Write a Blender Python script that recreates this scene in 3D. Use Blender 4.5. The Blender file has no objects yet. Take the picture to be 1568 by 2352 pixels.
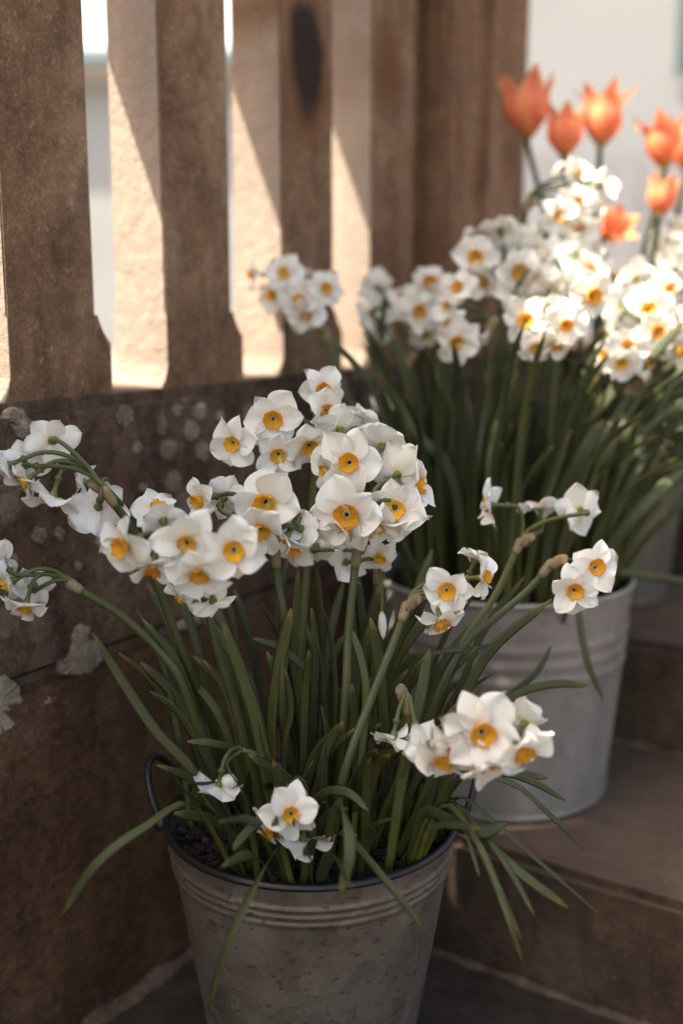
import bpy, bmesh, math, random
from mathutils import Vector, Matrix, Quaternion, noise

# ------------------------------------------------------------------ camera, sky, sun
scene = bpy.context.scene
col = scene.collection
F_PX = 2613.0                       # focal length in units of a 1568 x 2352 picture
PITCH = math.atan(508 / F_PX)
HEAD = math.radians(33.8)
CAM = Vector((0, 0, .768))
F0 = Vector((-math.sin(HEAD), math.cos(HEAD), 0))
RGT = Vector((math.cos(HEAD), math.sin(HEAD), 0))
FWD = F0 * math.cos(PITCH) - Vector((0, 0, math.sin(PITCH)))
UPV = F0 * math.sin(PITCH) + Vector((0, 0, math.cos(PITCH)))

cd = bpy.data.cameras.new('camera')
cam = bpy.data.objects.new('camera', cd)
col.objects.link(cam)
cam.location = CAM
cam.rotation_euler = (math.pi / 2 - PITCH, 0, HEAD)
cd.sensor_fit = 'VERTICAL'
cd.sensor_height = 36
cd.lens = F_PX / 2352 * 36
cd.clip_start = .05
cd.clip_end = 2000
cd.dof.use_dof = True
cd.dof.focus_distance = .985
cd.dof.aperture_fstop = 1.9
scene.camera = cam

SUN_DIR = Vector((1, 1.30, -2.4)).normalized()      # the way the light travels
world = bpy.data.worlds.new('World')
scene.world = world
world.use_nodes = True
nt = world.node_tree
sky = nt.nodes.new('ShaderNodeTexSky')
sky.sky_type = 'NISHITA'
sky.sun_disc = False
sky.sun_elevation = math.asin(-SUN_DIR.z)
sky.sun_rotation = math.atan2(-SUN_DIR.x, -SUN_DIR.y)
sky.air_density = 1.0
sky.dust_density = 4.0
sky.ozone_density = .6
nt.links.new(sky.outputs[0], nt.nodes['Background'].inputs[0])
nt.nodes['Background'].inputs[1].default_value = .08
sl = bpy.data.lights.new('sun', 'SUN')
sl.energy = 3.1
sl.angle = math.radians(.6)
sl.color = (1, .97, .93)
so = bpy.data.objects.new('sun', sl)
col.objects.link(so)
so.rotation_euler = SUN_DIR.to_track_quat('-Z', 'Y').to_euler()
so.location = (-3, -4, 6)
vs = scene.view_settings
vs.view_transform = 'Standard'
vs.look = 'None'
vs.exposure = 2.45
vs.gamma = 1
vs.use_curve_mapping = False
vs.use_white_balance = True
vs.white_balance_temperature = 7250
vs.white_balance_tint = 8

rnd = random.Random(11)


def spot(x, y, d):
    "a point of the place seen at picture position x, y (1568 wide) d metres deep"
    return CAM + (FWD + RGT * ((x - 784) / F_PX) - UPV * ((y - 1176) / F_PX)) * d


def facing(f):
    f = (f[0], f[1] - (.22 if f[2] > .6 else 0), f[2])
    return (RGT * f[0] + UPV * f[1] - FWD * f[2]).normalized()


# ------------------------------------------------------------------ materials
class NT:
    def __init__(s, name):
        s.m = bpy.data.materials.new(name)
        s.m.use_nodes = True
        s.t = s.m.node_tree
        s.t.nodes.clear()
        s.out = s.n('ShaderNodeOutputMaterial')

    def n(s, kind, **kw):
        o = s.t.nodes.new(kind)
        for k, v in kw.items():
            setattr(o, k, v)
        return o

    def l(s, a, b):
        s.t.links.new(a, b)

    def coord(s, which='Object'):
        return s.n('ShaderNodeTexCoord').outputs[which]

    def noise(s, vec, scale, detail=4, rough=.55, out=0, dist=0):
        o = s.n('ShaderNodeTexNoise')
        o.inputs['Scale'].default_value = scale
        o.inputs['Detail'].default_value = detail
        o.inputs['Roughness'].default_value = rough
        o.inputs['Distortion'].default_value = dist
        s.l(vec, o.inputs['Vector'])
        return o.outputs[out]

    def ramp(s, fac, stops, interp='LINEAR'):
        o = s.n('ShaderNodeValToRGB')
        o.color_ramp.interpolation = interp
        e = o.color_ramp.elements
        while len(e) < len(stops):
            e.new(.5)
        for i, (p, c) in enumerate(stops):
            e[i].position = p
            e[i].color = (c[0], c[1], c[2], 1) if not isinstance(c, (int, float)) else (c, c, c, 1)
        s.l(fac, o.inputs[0])
        return o.outputs[0]

    def mix(s, fac, a, b, mode='MIX'):
        o = s.n('ShaderNodeMix', data_type='RGBA', blend_type=mode)
        for sock, v in ((o.inputs[0], fac), (o.inputs[6], a), (o.inputs[7], b)):
            if hasattr(v, 'is_linked') or hasattr(v, 'links'):
                s.l(v, sock)
            elif isinstance(v, (int, float)):
                sock.default_value = v
            else:
                sock.default_value = (v[0], v[1], v[2], 1)
        return o.outputs[2]

    def math(s, op, a, b=0.0):
        o = s.n('ShaderNodeMath', operation=op)
        for sock, v in ((o.inputs[0], a), (o.inputs[1], b)):
            if isinstance(v, (int, float)):
                sock.default_value = v
            else:
                s.l(v, sock)
        return o.outputs[0]

    def mapped(s, vec, scale=(1, 1, 1), loc=(0, 0, 0)):
        o = s.n('ShaderNodeMapping')
        o.inputs['Scale'].default_value = scale
        o.inputs['Location'].default_value = loc
        s.l(vec, o.inputs['Vector'])
        return o.outputs[0]

    def bump(s, h, strength, dist=.01, prev=None):
        o = s.n('ShaderNodeBump')
        o.inputs['Strength'].default_value = strength
        o.inputs['Distance'].default_value = dist
        s.l(h, o.inputs['Height'])
        if prev is not None:
            s.l(prev, o.inputs['Normal'])
        return o.outputs[0]

    def principled(s, color, rough=.6, metal=0, normal=None, spec=.5, **kw):
        o = s.n('ShaderNodeBsdfPrincipled')
        for nme, v in (('Base Color', color), ('Roughness', rough), ('Metallic', metal), ('Specular IOR Level', spec)):
            if isinstance(v, (int, float)):
                o.inputs[nme].default_value = v
            elif isinstance(v, tuple):
                o.inputs[nme].default_value = (v[0], v[1], v[2], 1)
            else:
                s.l(v, o.inputs[nme])
        if normal is not None:
            s.l(normal, o.inputs['Normal'])
        for k, v in kw.items():
            o.inputs[k.replace('_', ' ')].default_value = v
        return o.outputs[0]

    def finish(s, shader):
        s.l(shader, s.out.inputs[0])
        return s.m


def stone(name, a, b, c, lichen=0.0, pale=(.5, .45, .38), stain=None, streak=False, grain=1.0, pits=.35, painted_light=None):
    n = NT(name)
    v = n.coord()
    vv = n.mapped(v, (1, 1, .55)) if streak else v
    big = n.noise(vv, 9, 5, .6)
    c0 = n.ramp(big, [(.3, a), (.5, b), (.7, c)])
    grime = n.noise(n.mapped(v, (1, 1, .45), (3, 1, 0)), 22, 5, .65)
    c1 = n.mix(n.ramp(grime, [(.42, 0), (.68, .7)]), c0, tuple(x * .45 for x in a))
    pit = n.noise(v, 70, 4, .7)
    c1 = n.mix(pits, c1, n.ramp(pit, [(.34, .35), (.5, 1), (.7, 1.35)]), 'MULTIPLY')
    g = n.noise(v, 420, 3, .7)
    c2 = n.mix(.55 * grain, c1, n.ramp(g, [(.3, .25), (.55, .8), (.75, 1.5)]), 'MULTIPLY')
    sp = n.noise(v, 130, 3, .6)
    c2 = n.mix(n.ramp(sp, [(.60, 0), (.75, .35)]), c2, tuple(min(1, x * 1.9) for x in c))
    if painted_light:
        # light painted into the stone: sides paler as if sunlit, tops as if skylit
        ax, amount, tone = painted_light
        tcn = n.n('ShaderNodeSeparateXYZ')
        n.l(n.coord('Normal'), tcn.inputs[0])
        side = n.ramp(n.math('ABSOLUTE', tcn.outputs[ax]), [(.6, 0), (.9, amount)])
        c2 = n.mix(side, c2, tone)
    if lichen:
        w = n.n('ShaderNodeTexVoronoi')
        w.inputs['Scale'].default_value = 19
        wob = n.noise(v, 55, 4, .7, out=1)
        n.l(n.mix(.022, v, wob, 'LINEAR_LIGHT'), w.inputs['Vector'])
        spots = n.ramp(w.outputs['Distance'], [(.26, 1), (.38, 0)])
        zone = n.ramp(n.noise(n.mapped(v, (1, 1, 1), (5, 2, 3)), 5.5, 2, .5), [(.42, 0), (.52, 1)])
        # lichen keeps to the upper course
        zz = n.n('ShaderNodeSeparateXYZ')
        n.l(v, zz.inputs[0])
        up = n.ramp(n.math('ADD', zz.outputs[2], n.math('MULTIPLY', n.noise(v, 9, 2), .12)), [(.44, 0.12), (.60, 1)])
        c2 = n.mix(n.math('MULTIPLY', n.math('MULTIPLY', n.math('MULTIPLY', spots, zone), up), lichen), c2, pale)
    if stain:
        for (cy, cz, ry, rz, colr, soft) in stain:
            xyz = n.n('ShaderNodeSeparateXYZ')
            n.l(n.mix(.02, v, n.noise(v, 16, 3, .55, out=1), 'LINEAR_LIGHT'), xyz.inputs[0])
            dy = n.math('DIVIDE', n.math('SUBTRACT', xyz.outputs[1], cy), ry)
            dz = n.math('DIVIDE', n.math('SUBTRACT', xyz.outputs[2], cz), rz)
            dd = n.math('SQRT', n.math('ADD', n.math('MULTIPLY', dy, dy), n.math('MULTIPLY', dz, dz)))
            c2 = n.mix(n.ramp(dd, [(1 - soft, .95), (1 + soft, 0)]), c2, colr)
    h = n.noise(v, 60, 6, .7)
    nb = n.bump(h, .55, .012)
    nb = n.bump(g, .35, .002, nb)
    return n.finish(n.principled(c2, .88, 0, nb, .25))


M = {}
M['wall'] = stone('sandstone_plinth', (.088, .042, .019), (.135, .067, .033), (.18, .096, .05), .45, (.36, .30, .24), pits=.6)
REVEAL_SUNLIGHT = (1, .42, (.47, .405, .35))  # sunlit cream of the baluster reveals, mixed into the stone colour
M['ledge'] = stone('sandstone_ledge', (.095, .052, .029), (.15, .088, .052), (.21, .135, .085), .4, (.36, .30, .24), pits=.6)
M['baluster'] = stone('sandstone_baluster', (.225, .115, .058), (.30, .168, .092), (.375, .232, .138), 0, streak=True, painted_light=REVEAL_SUNLIGHT)
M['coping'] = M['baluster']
M['pier'] = stone('sandstone_pier', (.235, .118, .060), (.31, .168, .090), (.38, .22, .128), 0, streak=True,
                  stain=[(1.49, 1.0, .034, .6, (.16, .125, .105), .4)])
M['stained'] = stone('sandstone_stained', (.225, .115, .058), (.30, .168, .092), (.375, .232, .138), 0, streak=True, painted_light=REVEAL_SUNLIGHT,
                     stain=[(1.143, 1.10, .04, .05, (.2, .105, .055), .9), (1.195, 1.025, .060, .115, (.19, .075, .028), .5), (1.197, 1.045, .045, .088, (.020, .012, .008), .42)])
M['rusty'] = stone('sandstone_rusty', (.225, .115, .058), (.30, .168, .092), (.375, .232, .138), 0, streak=True, painted_light=REVEAL_SUNLIGHT,
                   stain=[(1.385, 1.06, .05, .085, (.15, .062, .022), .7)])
M['step'] = stone('step_stone', (.068, .041, .024), (.10, .062, .038), (.135, .087, .056), 0, painted_light=(2, .35, (.165, .112, .075)))  # tread tops painted paler, standing in for light the risers miss
M['paving'] = stone('paving_stone', (.045, .03, .02), (.065, .044, .03), (.09, .062, .043), 0)
M['mortar'] = stone('lime_mortar', (.26, .20, .135), (.36, .285, .20), (.45, .37, .27), 0, grain=.8)
M['mortar_dim'] = stone('old_mortar', (.11, .072, .046), (.155, .105, .07), (.21, .15, .105), 0, grain=.6)
M['lichen'] = stone('grey_lichen', (.20, .14, .088), (.31, .23, .155), (.42, .325, .23), 0, grain=.9)
M['gravel'] = stone('pale_gravel', (.24, .22, .2), (.28, .26, .235), (.33, .31, .28), 0)
M['terrace'] = stone('terrace_stone', (.26, .22, .18), (.3, .26, .22), (.36, .31, .26), 0)


def zinc(name, lo, hi, metal, rough, spots):
    n = NT(name)
    v = n.coord()
    vo = n.n('ShaderNodeTexVoronoi')
    vo.inputs['Scale'].default_value = 55
    n.l(n.mix(.03, v, n.noise(v, 20, 3, .6, out=1), 'LINEAR_LIGHT'), vo.inputs['Vector'])
    sc = n.n('ShaderNodeSeparateColor')
    n.l(vo.outputs['Color'], sc.inputs[0])
    c = n.ramp(sc.outputs[0], [(0, tuple(lo)), (1, tuple(hi))])
    cloud = n.noise(n.mapped(v, (1, 1, .5)), 14, 5, .6)
    c = n.mix(.6, c, n.ramp(cloud, [(.3, .72), (.7, 1.2)]), 'MULTIPLY')
    if spots:
        sp = n.noise(n.mapped(v, (1, 1, 1.8)), 95, 3, .55)
        c = n.mix(n.ramp(sp, [(.595, 0), (.66, spots)]), c, (.055, .046, .038))
        sp2 = n.noise(v, 24, 4, .6)
        c = n.mix(n.ramp(sp2, [(.5, 0), (.75, .2)]), c, (.34, .30, .26))
    rg = n.ramp(cloud, [(.3, rough - .1), (.7, rough + .15)])
    nb = n.bump(n.noise(v, 160, 4, .6), .12, .002)
    return n.finish(n.principled(c, rg, metal, nb))


M['zinc'] = zinc('weathered_zinc', (.14, .114, .09), (.195, .162, .13), .5, .5, .7)
M['zinc_pale'] = zinc('pale_zinc', (.23, .202, .178), (.285, .252, .225), .3, .55, 0)

n = NT('black_enamel')
M['black'] = n.finish(n.principled((.010, .009, .009), .42))
n = NT('potting_compost')
v = n.coord()
M['soil'] = n.finish(n.principled(n.ramp(n.noise(v, 130, 5, .7), [(.35, (.012, .009, .008)), (.6, (.035, .025, .02)), (.8, (.10, .075, .06))]), .95, 0,
                                  n.bump(n.noise(v, 90, 5, .7), 1, .01), .2))


def leafy(name, base, mid, tip, trans=.34, rough=.45, vein=True, spec=.4):
    n = NT(name)
    at = n.n('ShaderNodeAttribute', attribute_name='t')
    ramp = n.ramp(at.outputs['Fac'], [(0, base), (.25, mid), (.9, mid), (1, tip)])
    oi = n.n('ShaderNodeObjectInfo')
    var = n.ramp(oi.outputs['Random'], [(0, (.75, .8, .8)), (.5, (1, 1, 1)), (1, (1.25, 1.15, .85))])
    c = n.mix(1, ramp, var, 'MULTIPLY')
    v = n.coord()
    c = n.mix(.5, c, n.ramp(n.noise(n.mapped(v, (1, 1, .3)), 60, 4, .6), [(.3, .7), (.7, 1.25)]), 'MULTIPLY')
    nb = None
    if vein:
        au = n.n('ShaderNodeAttribute', attribute_name='u')
        w = n.math('SINE', n.math('MULTIPLY', au.outputs['Fac'], 26))
        nb = n.bump(w, .25, .0006)
    p = n.principled(c, rough, 0, nb, spec)
    tr = n.n('ShaderNodeBsdfTranslucent')
    n.l(n.mix(1, c, (1.3, 1.35, .6), 'MULTIPLY'), tr.inputs[0])
    mx = n.n('ShaderNodeMixShader')
    mx.inputs[0].default_value = trans
    n.l(p, mx.inputs[1])
    n.l(tr.outputs[0], mx.inputs[2])
    return n.finish(mx.outputs[0])


M['leaf'] = leafy('narcissus_leaf', (.13, .15, .02), (.088, .100, .040), (.20, .15, .04))
M['stem'] = leafy('narcissus_stem', (.12, .14, .02), (.072, .080, .028), (.11, .11, .03), .1, vein=False)
M['pedicel'] = leafy('narcissus_pedicel', (.12, .15, .05), (.085, .10, .032), (.16, .18, .06), .15, vein=False)
M['tulip_leaf'] = leafy('tulip_leaf', (.10, .13, .07), (.10, .14, .075), (.12, .14, .06), .25)
M['spathe'] = leafy('papery_spathe', (.22, .20, .06), (.36, .26, .16), (.26, .15, .08), .35, .7)


def petalmat(name, a, b, trans, tint, veinamt=.25):
    n = NT(name)
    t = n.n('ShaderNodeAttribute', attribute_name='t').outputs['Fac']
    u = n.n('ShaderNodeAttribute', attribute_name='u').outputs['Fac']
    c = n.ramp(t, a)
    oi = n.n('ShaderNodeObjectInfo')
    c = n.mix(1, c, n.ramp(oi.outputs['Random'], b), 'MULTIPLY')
    cb = n.n('ShaderNodeCombineXYZ')
    n.l(n.math('MULTIPLY', u, 9), cb.inputs[0])
    n.l(t, cb.inputs[1])
    n.l(oi.outputs['Random'], cb.inputs[2])
    vn = n.noise(cb.outputs[0], 1.6, 3, .55)
    if name == 'white_petal':
        old = n.math('MULTIPLY', n.ramp(oi.outputs['Random'], [(.80, 0), (.92, 1)]), n.ramp(n.math('ADD', t, n.math('MULTIPLY', vn, .25)), [(.93, 0), (1.0, .8)]))
        c = n.mix(old, c, (.42, .27, .13))
    c = n.mix(veinamt, c, n.ramp(vn, [(.3, .78), (.6, 1.05)]), 'MULTIPLY')
    nb = n.bump(vn, .4, .001)
    p = n.principled(c, .55, 0, nb, .3)
    tr = n.n('ShaderNodeBsdfTranslucent')
    n.l(n.mix(1, c, tint, 'MULTIPLY'), tr.inputs[0])
    mx = n.n('ShaderNodeMixShader')
    mx.inputs[0].default_value = trans
    n.l(p, mx.inputs[1])
    n.l(tr.outputs[0], mx.inputs[2])
    return n.finish(mx.outputs[0])


M['petal'] = petalmat('white_petal', [(0, (.72, .66, .36)), (.22, (.87, .84, .76)), (1, (.88, .86, .80))],
                      [(0, (.93, .91, .87)), (.5, (1, .99, .97)), (1, (1, 1, 1.02))], .26, (1, .98, .93), .08)
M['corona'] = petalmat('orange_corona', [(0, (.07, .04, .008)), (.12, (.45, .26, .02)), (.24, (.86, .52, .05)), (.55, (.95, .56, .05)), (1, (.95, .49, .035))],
                       [(0, (.9, .8, .8)), (.5, (1, 1, 1)), (1, (1.03, 1.15, 1.1))], .42, (1, .8, .5), .35)
n = NT('tulip_petal')
t = n.n('ShaderNodeAttribute', attribute_name='t').outputs['Fac']
u = n.n('ShaderNodeAttribute', attribute_name='u').outputs['Fac']
edge = n.ramp(n.math('ABSOLUTE', u), [(.15, 0), (.8, 1)])
c = n.mix(edge, (.84, .24, .13), (.89, .36, .15))
c = n.mix(n.ramp(t, [(0, .8), (.2, 0)]), c, (.55, .30, .05))
p = n.principled(c, .5, 0, None, .3)
tr = n.n('ShaderNodeBsdfTranslucent')
n.l(c, tr.inputs[0])
mx = n.n('ShaderNodeMixShader')
mx.inputs[0].default_value = .35
n.l(p, mx.inputs[1])
n.l(tr.outputs[0], mx.inputs[2])
M['tulip'] = n.finish(mx.outputs[0])


def plain(name, c, rough=.6, var=.25, scale=6, bump=.1):
    n = NT(name)
    v = n.coord()
    k = n.noise(v, scale, 5, .6)
    cc = n.mix(var, c, n.ramp(k, [(.3, .6), (.7, 1.25)]), 'MULTIPLY')
    return n.finish(n.principled(cc, rough, 0, n.bump(n.noise(v, scale * 8, 4), bump, .01)))


M['stamen'] = plain('stamen', (.10, .06, .012), .8)
M['white_wall'] = plain('white_render', (.30, .295, .288), .8, .25, 1.2)
M['white_paint'] = plain('white_paint', (.25, .24, .245), .5, .4, 4)
M['teal'] = plain('dark_teal_paint', (.05, .085, .09), .5)
M['blue_grey'] = plain('blue_grey_paint', (.22, .30, .32), .5)
M['slate'] = plain('pale_slate', (.40, .42, .45), .7)
M['brown_board'] = plain('brown_board', (.24, .19, .15), .7)
M['glass'] = plain('dark_glass', (.02, .03, .035), .1, .1, 3, .02)


# ------------------------------------------------------------------ builders
def link(name, me, mat, parent=None, mw=None):
    if mat is not None and not me.materials:
        me.materials.append(mat)
    o = bpy.data.objects.new(name, me)
    col.objects.link(o)
    if parent is not None:
        o.parent = parent
    if mw is not None:
        o.matrix_basis = mw
    return o


def empty(name, loc):
    o = bpy.data.objects.new(name, None)
    o.empty_display_size = .05
    col.objects.link(o)
    o.location = loc
    return o


def tag(o, label, cat, group=None):
    o['label'] = label
    o['category'] = cat
    if group:
        o['group'] = group
    return o


def from_bm(bm, name, smooth=False):
    bmesh.ops.recalc_face_normals(bm, faces=bm.faces)
    me = bpy.data.meshes.new(name)
    bm.to_mesh(me)
    bm.free()
    if smooth:
        for p in me.polygons:
            p.use_smooth = True
    return me


def block(x0, x1, y0, y1, z0, z1, bevel=.004, rough=0, cuts=0, seed=0):
    "a dressed block: bevelled box, its surface a little uneven"
    bm = bmesh.new()
    bmesh.ops.create_cube(bm, size=1)
    for v in bm.verts:
        v.co = Vector(((x0 + x1) / 2 + v.co.x * (x1 - x0), (y0 + y1) / 2 + v.co.y * (y1 - y0), (z0 + z1) / 2 + v.co.z * (z1 - z0)))
    if bevel:
        bmesh.ops.bevel(bm, geom=bm.edges[:], offset=bevel, segments=2, affect='EDGES')
    if cuts:
        long = [e for e in bm.edges if e.calc_length() > .08]
        bmesh.ops.subdivide_edges(bm, edges=long, cuts=cuts, use_grid_fill=True)
    if rough:
        for v in bm.verts:
            q = v.co * 14 + Vector((seed, 0, 0))
            v.co += Vector((noise.noise(q), noise.noise(q + Vector((9, 0, 0))), noise.noise(q + Vector((0, 9, 0))))) * rough
    return from_bm(bm, 'block')


def prism(profile, x0, x1, bevel=0):
    "profile: (y, z) outline, extruded from x0 to x1"
    bm = bmesh.new()
    a = [bm.verts.new((x1, y, z)) for y, z in profile]
    b = [bm.verts.new((x0, y, z)) for y, z in profile]
    bm.faces.new(a)
    bm.faces.new(b[::-1])
    k = len(a)
    for i in range(k):
        bm.faces.new((a[i], b[i], b[(i + 1) % k], a[(i + 1) % k]))
    if bevel:
        fe = [e for e in bm.edges if abs(e.verts[0].co.x - x1) < 1e-6 and abs(e.verts[1].co.x - x1) < 1e-6]
        bmesh.ops.bevel(bm, geom=fe, offset=bevel, segments=2, affect='EDGES')
    return from_bm(bm, 'prism')


def lathe(profile, seg=64, wob=0, smooth=True):
    bm = bmesh.new()
    rings = []
    for r, z in profile:
        rings.append([bm.verts.new((r * math.cos(2 * math.pi * i / seg), r * math.sin(2 * math.pi * i / seg), z)) for i in range(seg)])
    for a, b in zip(rings, rings[1:]):
        for i in range(seg):
            bm.faces.new((a[i], a[(i + 1) % seg], b[(i + 1) % seg], b[i]))
    if wob:
        for v in bm.verts:
            q = Vector((v.co.x * 6, v.co.y * 6, v.co.z * 9))
            k = 1 + wob * noise.noise(q)
            v.co.x *= k
            v.co.y *= k
    return from_bm(bm, 'lathe', smooth)


def catmull(pts, n):
    P = [pts[0] * 2 - pts[1]] + list(pts) + [pts[-1] * 2 - pts[-2]]
    out = []
    segs = len(pts) - 1
    for i in range(n + 1):
        f = i / n * segs
        k = min(int(f), segs - 1)
        t = f - k
        a, b, c, d = P[k:k + 4]
        out.append(.5 * ((2 * b) + (c - a) * t + (2 * a - 5 * b + 4 * c - d) * t * t + (3 * b - a - 3 * c + d) * t ** 3))
    return out


def attach(me, ts, us):
    a = me.attributes.new('t', 'FLOAT', 'POINT')
    a.data.foreach_set('value', ts)
    a = me.attributes.new('u', 'FLOAT', 'POINT')
    a.data.foreach_set('value', us)
    for p in me.polygons:
        p.use_smooth = True
    return me


def tube(path, radii, seg=8, flat=1.0, open_end=False):
    "a closed tube along a path of points with a radius at each"
    vs_, fs, ts = [], [], []
    prev = None
    k = len(path)
    for i, q in enumerate(path):
        tan = (path[min(i + 1, k - 1)] - path[max(i - 1, 0)]).normalized()
        if prev is None:
            prev = tan.orthogonal().normalized()
        sx = (prev - tan * prev.dot(tan)).normalized()
        prev = sx
        sy = tan.cross(sx)
        for j in range(seg):
            a = 2 * math.pi * j / seg
            vs_.append(q + (sx * math.cos(a) + sy * math.sin(a) * flat) * radii[i])
            ts.append(i / (k - 1))
    for i in range(k - 1):
        for j in range(seg):
            fs.append((i * seg + j, i * seg + (j + 1) % seg, (i + 1) * seg + (j + 1) % seg, (i + 1) * seg + j))
    fs.append(tuple(range(seg))[::-1])
    if not open_end:
        fs.append(tuple(range((k - 1) * seg, k * seg)))
    me = bpy.data.meshes.new('tube')
    me.from_pydata(vs_, [], fs)
    return attach(me, ts, [0.0] * len(vs_))


def strap(path, width, face, twist=0.0, thick=.16, tip=1.0):
    "a strap leaf from base to tip: lens-shaped section, round tip, shallow channel"
    vs_, fs, ts, us = [], [], [], []
    k = len(path)
    for i, q in enumerate(path):
        t = i / (k - 1)
        tan = (path[min(i + 1, k - 1)] - path[max(i - 1, 0)]).normalized()
        f = face - tan * face.dot(tan)
        if f.length < 1e-4:
            f = tan.orthogonal()
        f.normalize()
        f = Quaternion(tan, twist * (t - .4)) @ f
        side = tan.cross(f)
        w = width * .5 * (.72 + .28 * min(1, t * 3))
        if t > .72:
            z = (t - .72) / .28
            w *= math.sqrt(max(.03, 1 - z ** (2.2 * tip)))
        th = w * thick
        for off, hh, uu in ((-1, .18, -1), (-.5, -.35, -.5), (0, -.75, 0), (.5, -.35, .5), (1, .18, 1), (.5, .65, .5), (0, .25, 0), (-.5, .65, -.5)):
            vs_.append(q + side * (off * w) + f * (hh * th))
            ts.append(t)
            us.append(uu)
    for i in range(k - 1):
        for j in range(8):
            fs.append((i * 8 + j, i * 8 + (j + 1) % 8, (i + 1) * 8 + (j + 1) % 8, (i + 1) * 8 + j))
    fs.append(tuple(range(8))[::-1])
    fs.append(tuple(range((k - 1) * 8, k * 8)))
    me = bpy.data.meshes.new('strap')
    me.from_pydata(vs_, [], fs)
    return attach(me, ts, us)


# ---- daffodil flower pieces, unit size: petals one unit long
def petal_mesh(seed, wide):
    r = random.Random(seed)
    nt_, nu = 11, 9
    cup, refl = r.uniform(-.04, .28), r.uniform(-.38, .12)
    cross, crease = r.uniform(.02, .22), r.uniform(.02, .09)
    ph, ph2, ruff = r.uniform(0, 6), r.uniform(0, 6), r.uniform(.04, .14)
    skew = r.uniform(-.16, .16)
    roll = r.uniform(-.4, .4)
    notch = r.uniform(.0, .05)
    pw, sharp = r.uniform(.95, 1.25), r.uniform(.58, .92)
    vs_, fs, ts, us = [], [], [], []
    for i in range(nt_):
        t = i / (nt_ - 1)
        t = t * .55 + .45 * math.sin(t * math.pi / 2)
        hw = wide * (.20 * (1 - t) ** 2 + max(0, math.sin(math.pi * min(1, t) ** pw)) ** sharp * .5)
        if t > .97:
            hw = max(hw, .012)
        for j in range(nu):
            u = -1 + 2 * j / (nu - 1)
            x = t - notch * abs(u) * t ** 6 + (.035 * (1 - abs(u)) ** 6 if t > .99 else 0)
            y = u * hw + skew * t * t
            z = cup * math.sin(t * 1.9) + refl * t ** 3 - crease * (1 - abs(u)) ** 2 * math.sin(math.pi * t) + cross * (u * hw) ** 2 * 4
            z += ruff * math.sin(4.2 * u + ph + 2 * t) * t * abs(u) + ruff * .7 * math.sin(7 * t + ph2) * u * t + roll * u * hw * t
            vs_.append((x, y, z))
            ts.append(t)
            us.append(u)
    for i in range(nt_ - 1):
        for j in range(nu - 1):
            a = i * nu + j
            fs.append((a, a + nu, a + nu + 1, a + 1))
    me = bpy.data.meshes.new('petal')
    me.from_pydata(vs_, [], fs)
    return attach(me, ts, us)


def corona_mesh(seed):
    r = random.Random(seed)
    seg = 48
    ph, ph2, lob = r.uniform(0, 6), r.uniform(0, 6), r.choice((5, 6, 6, 7))
    flare = r.uniform(.29, .36)
    high = r.uniform(.20, .31)
    prof = [(.04, -.30), (.065, -.14), (.085, .0), (.16, high * .36), (.26, high * .72), (flare * .93, high), (flare, high * 1.02),
            (flare * .95, high * .94), (.285, high * .62), (.20, high * .26), (.135, -.05)]
    tv = [0, .05, .22, .45, .65, .9, 1, .95, .75, .5, .3]
    vs_, fs, ts, us = [], [], [], []
    for i, (R_, z) in enumerate(prof):
        w = max(0, z / high)
        for j in range(seg):
            a = 2 * math.pi * j / seg
            k = 1 + w * w * (.045 * math.sin(lob * a + ph) + .03 * math.sin(17 * a + ph2) + .03 * math.sin(29 * a))
            zz = z + w * w * w * (.035 * math.sin(lob * a + ph + 1) + .03 * math.sin(13 * a + ph2) + .02 * math.sin(23 * a + ph))
            zz += .05 * w * math.cos(a + ph2)
            vs_.append((R_ * k * math.cos(a), R_ * k * math.sin(a), zz))
            ts.append(tv[i])
            us.append(math.sin(3 * a))
    for i in range(len(prof) - 1):
        for j in range(seg):
            fs.append((i * seg + j, i * seg + (j + 1) % seg, (i + 1) * seg + (j + 1) % seg, (i + 1) * seg + j))
    fs.append(tuple(range(seg))[::-1])
    me = bpy.data.meshes.new('corona')
    me.from_pydata(vs_, [], fs)
    return attach(me, ts, us)


def stamen_mesh():
    vs_, fs = [], []
    for k in range(6):
        a = k * math.pi / 3
        R_ = .04 if k % 2 else .028
        z1 = .06 if k % 2 else .0
        c = Vector((math.cos(a) * R_, math.sin(a) * R_, 0))
        b = len(vs_)
        for z, w in ((-.25, .008), (z1 - .06, .010), (z1 - .05, .020), (z1 + .02, .016), (z1 + .035, .004)):
            for (dx, dy) in ((1, 0), (0, 1), (-1, 0), (0, -1)):
                vs_.append((c.x + dx * w, c.y + dy * w, z))
        for i in range(4):
            for j in range(4):
                fs.append((b + i * 4 + j, b + i * 4 + (j + 1) % 4, b + i * 4 + 4 + (j + 1) % 4, b + i * 4 + 4 + j))
        fs.append((b + 16, b + 17, b + 18, b + 19))
    me = bpy.data.meshes.new('stamens')
    me.from_pydata(vs_, [], fs)
    return me


OUTER = [petal_mesh(100 + i, (.84, .92, .98)[i % 3]) for i in range(8)]
INNER = [petal_mesh(200 + i, (.68, .76, .84)[i % 3]) for i in range(8)]
CORONA = [corona_mesh(300 + i) for i in range(6)]
STAMEN = stamen_mesh()
for m_ in OUTER + INNER:
    m_.materials.append(M['petal'])
for m_ in CORONA:
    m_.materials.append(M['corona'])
STAMEN.materials.append(M['stamen'])


def axis_frame(axis, roll):
    q = axis.to_track_quat('Z', 'Y')
    return (q @ Quaternion((0, 0, 1), roll)).to_matrix().to_4x4()


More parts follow.
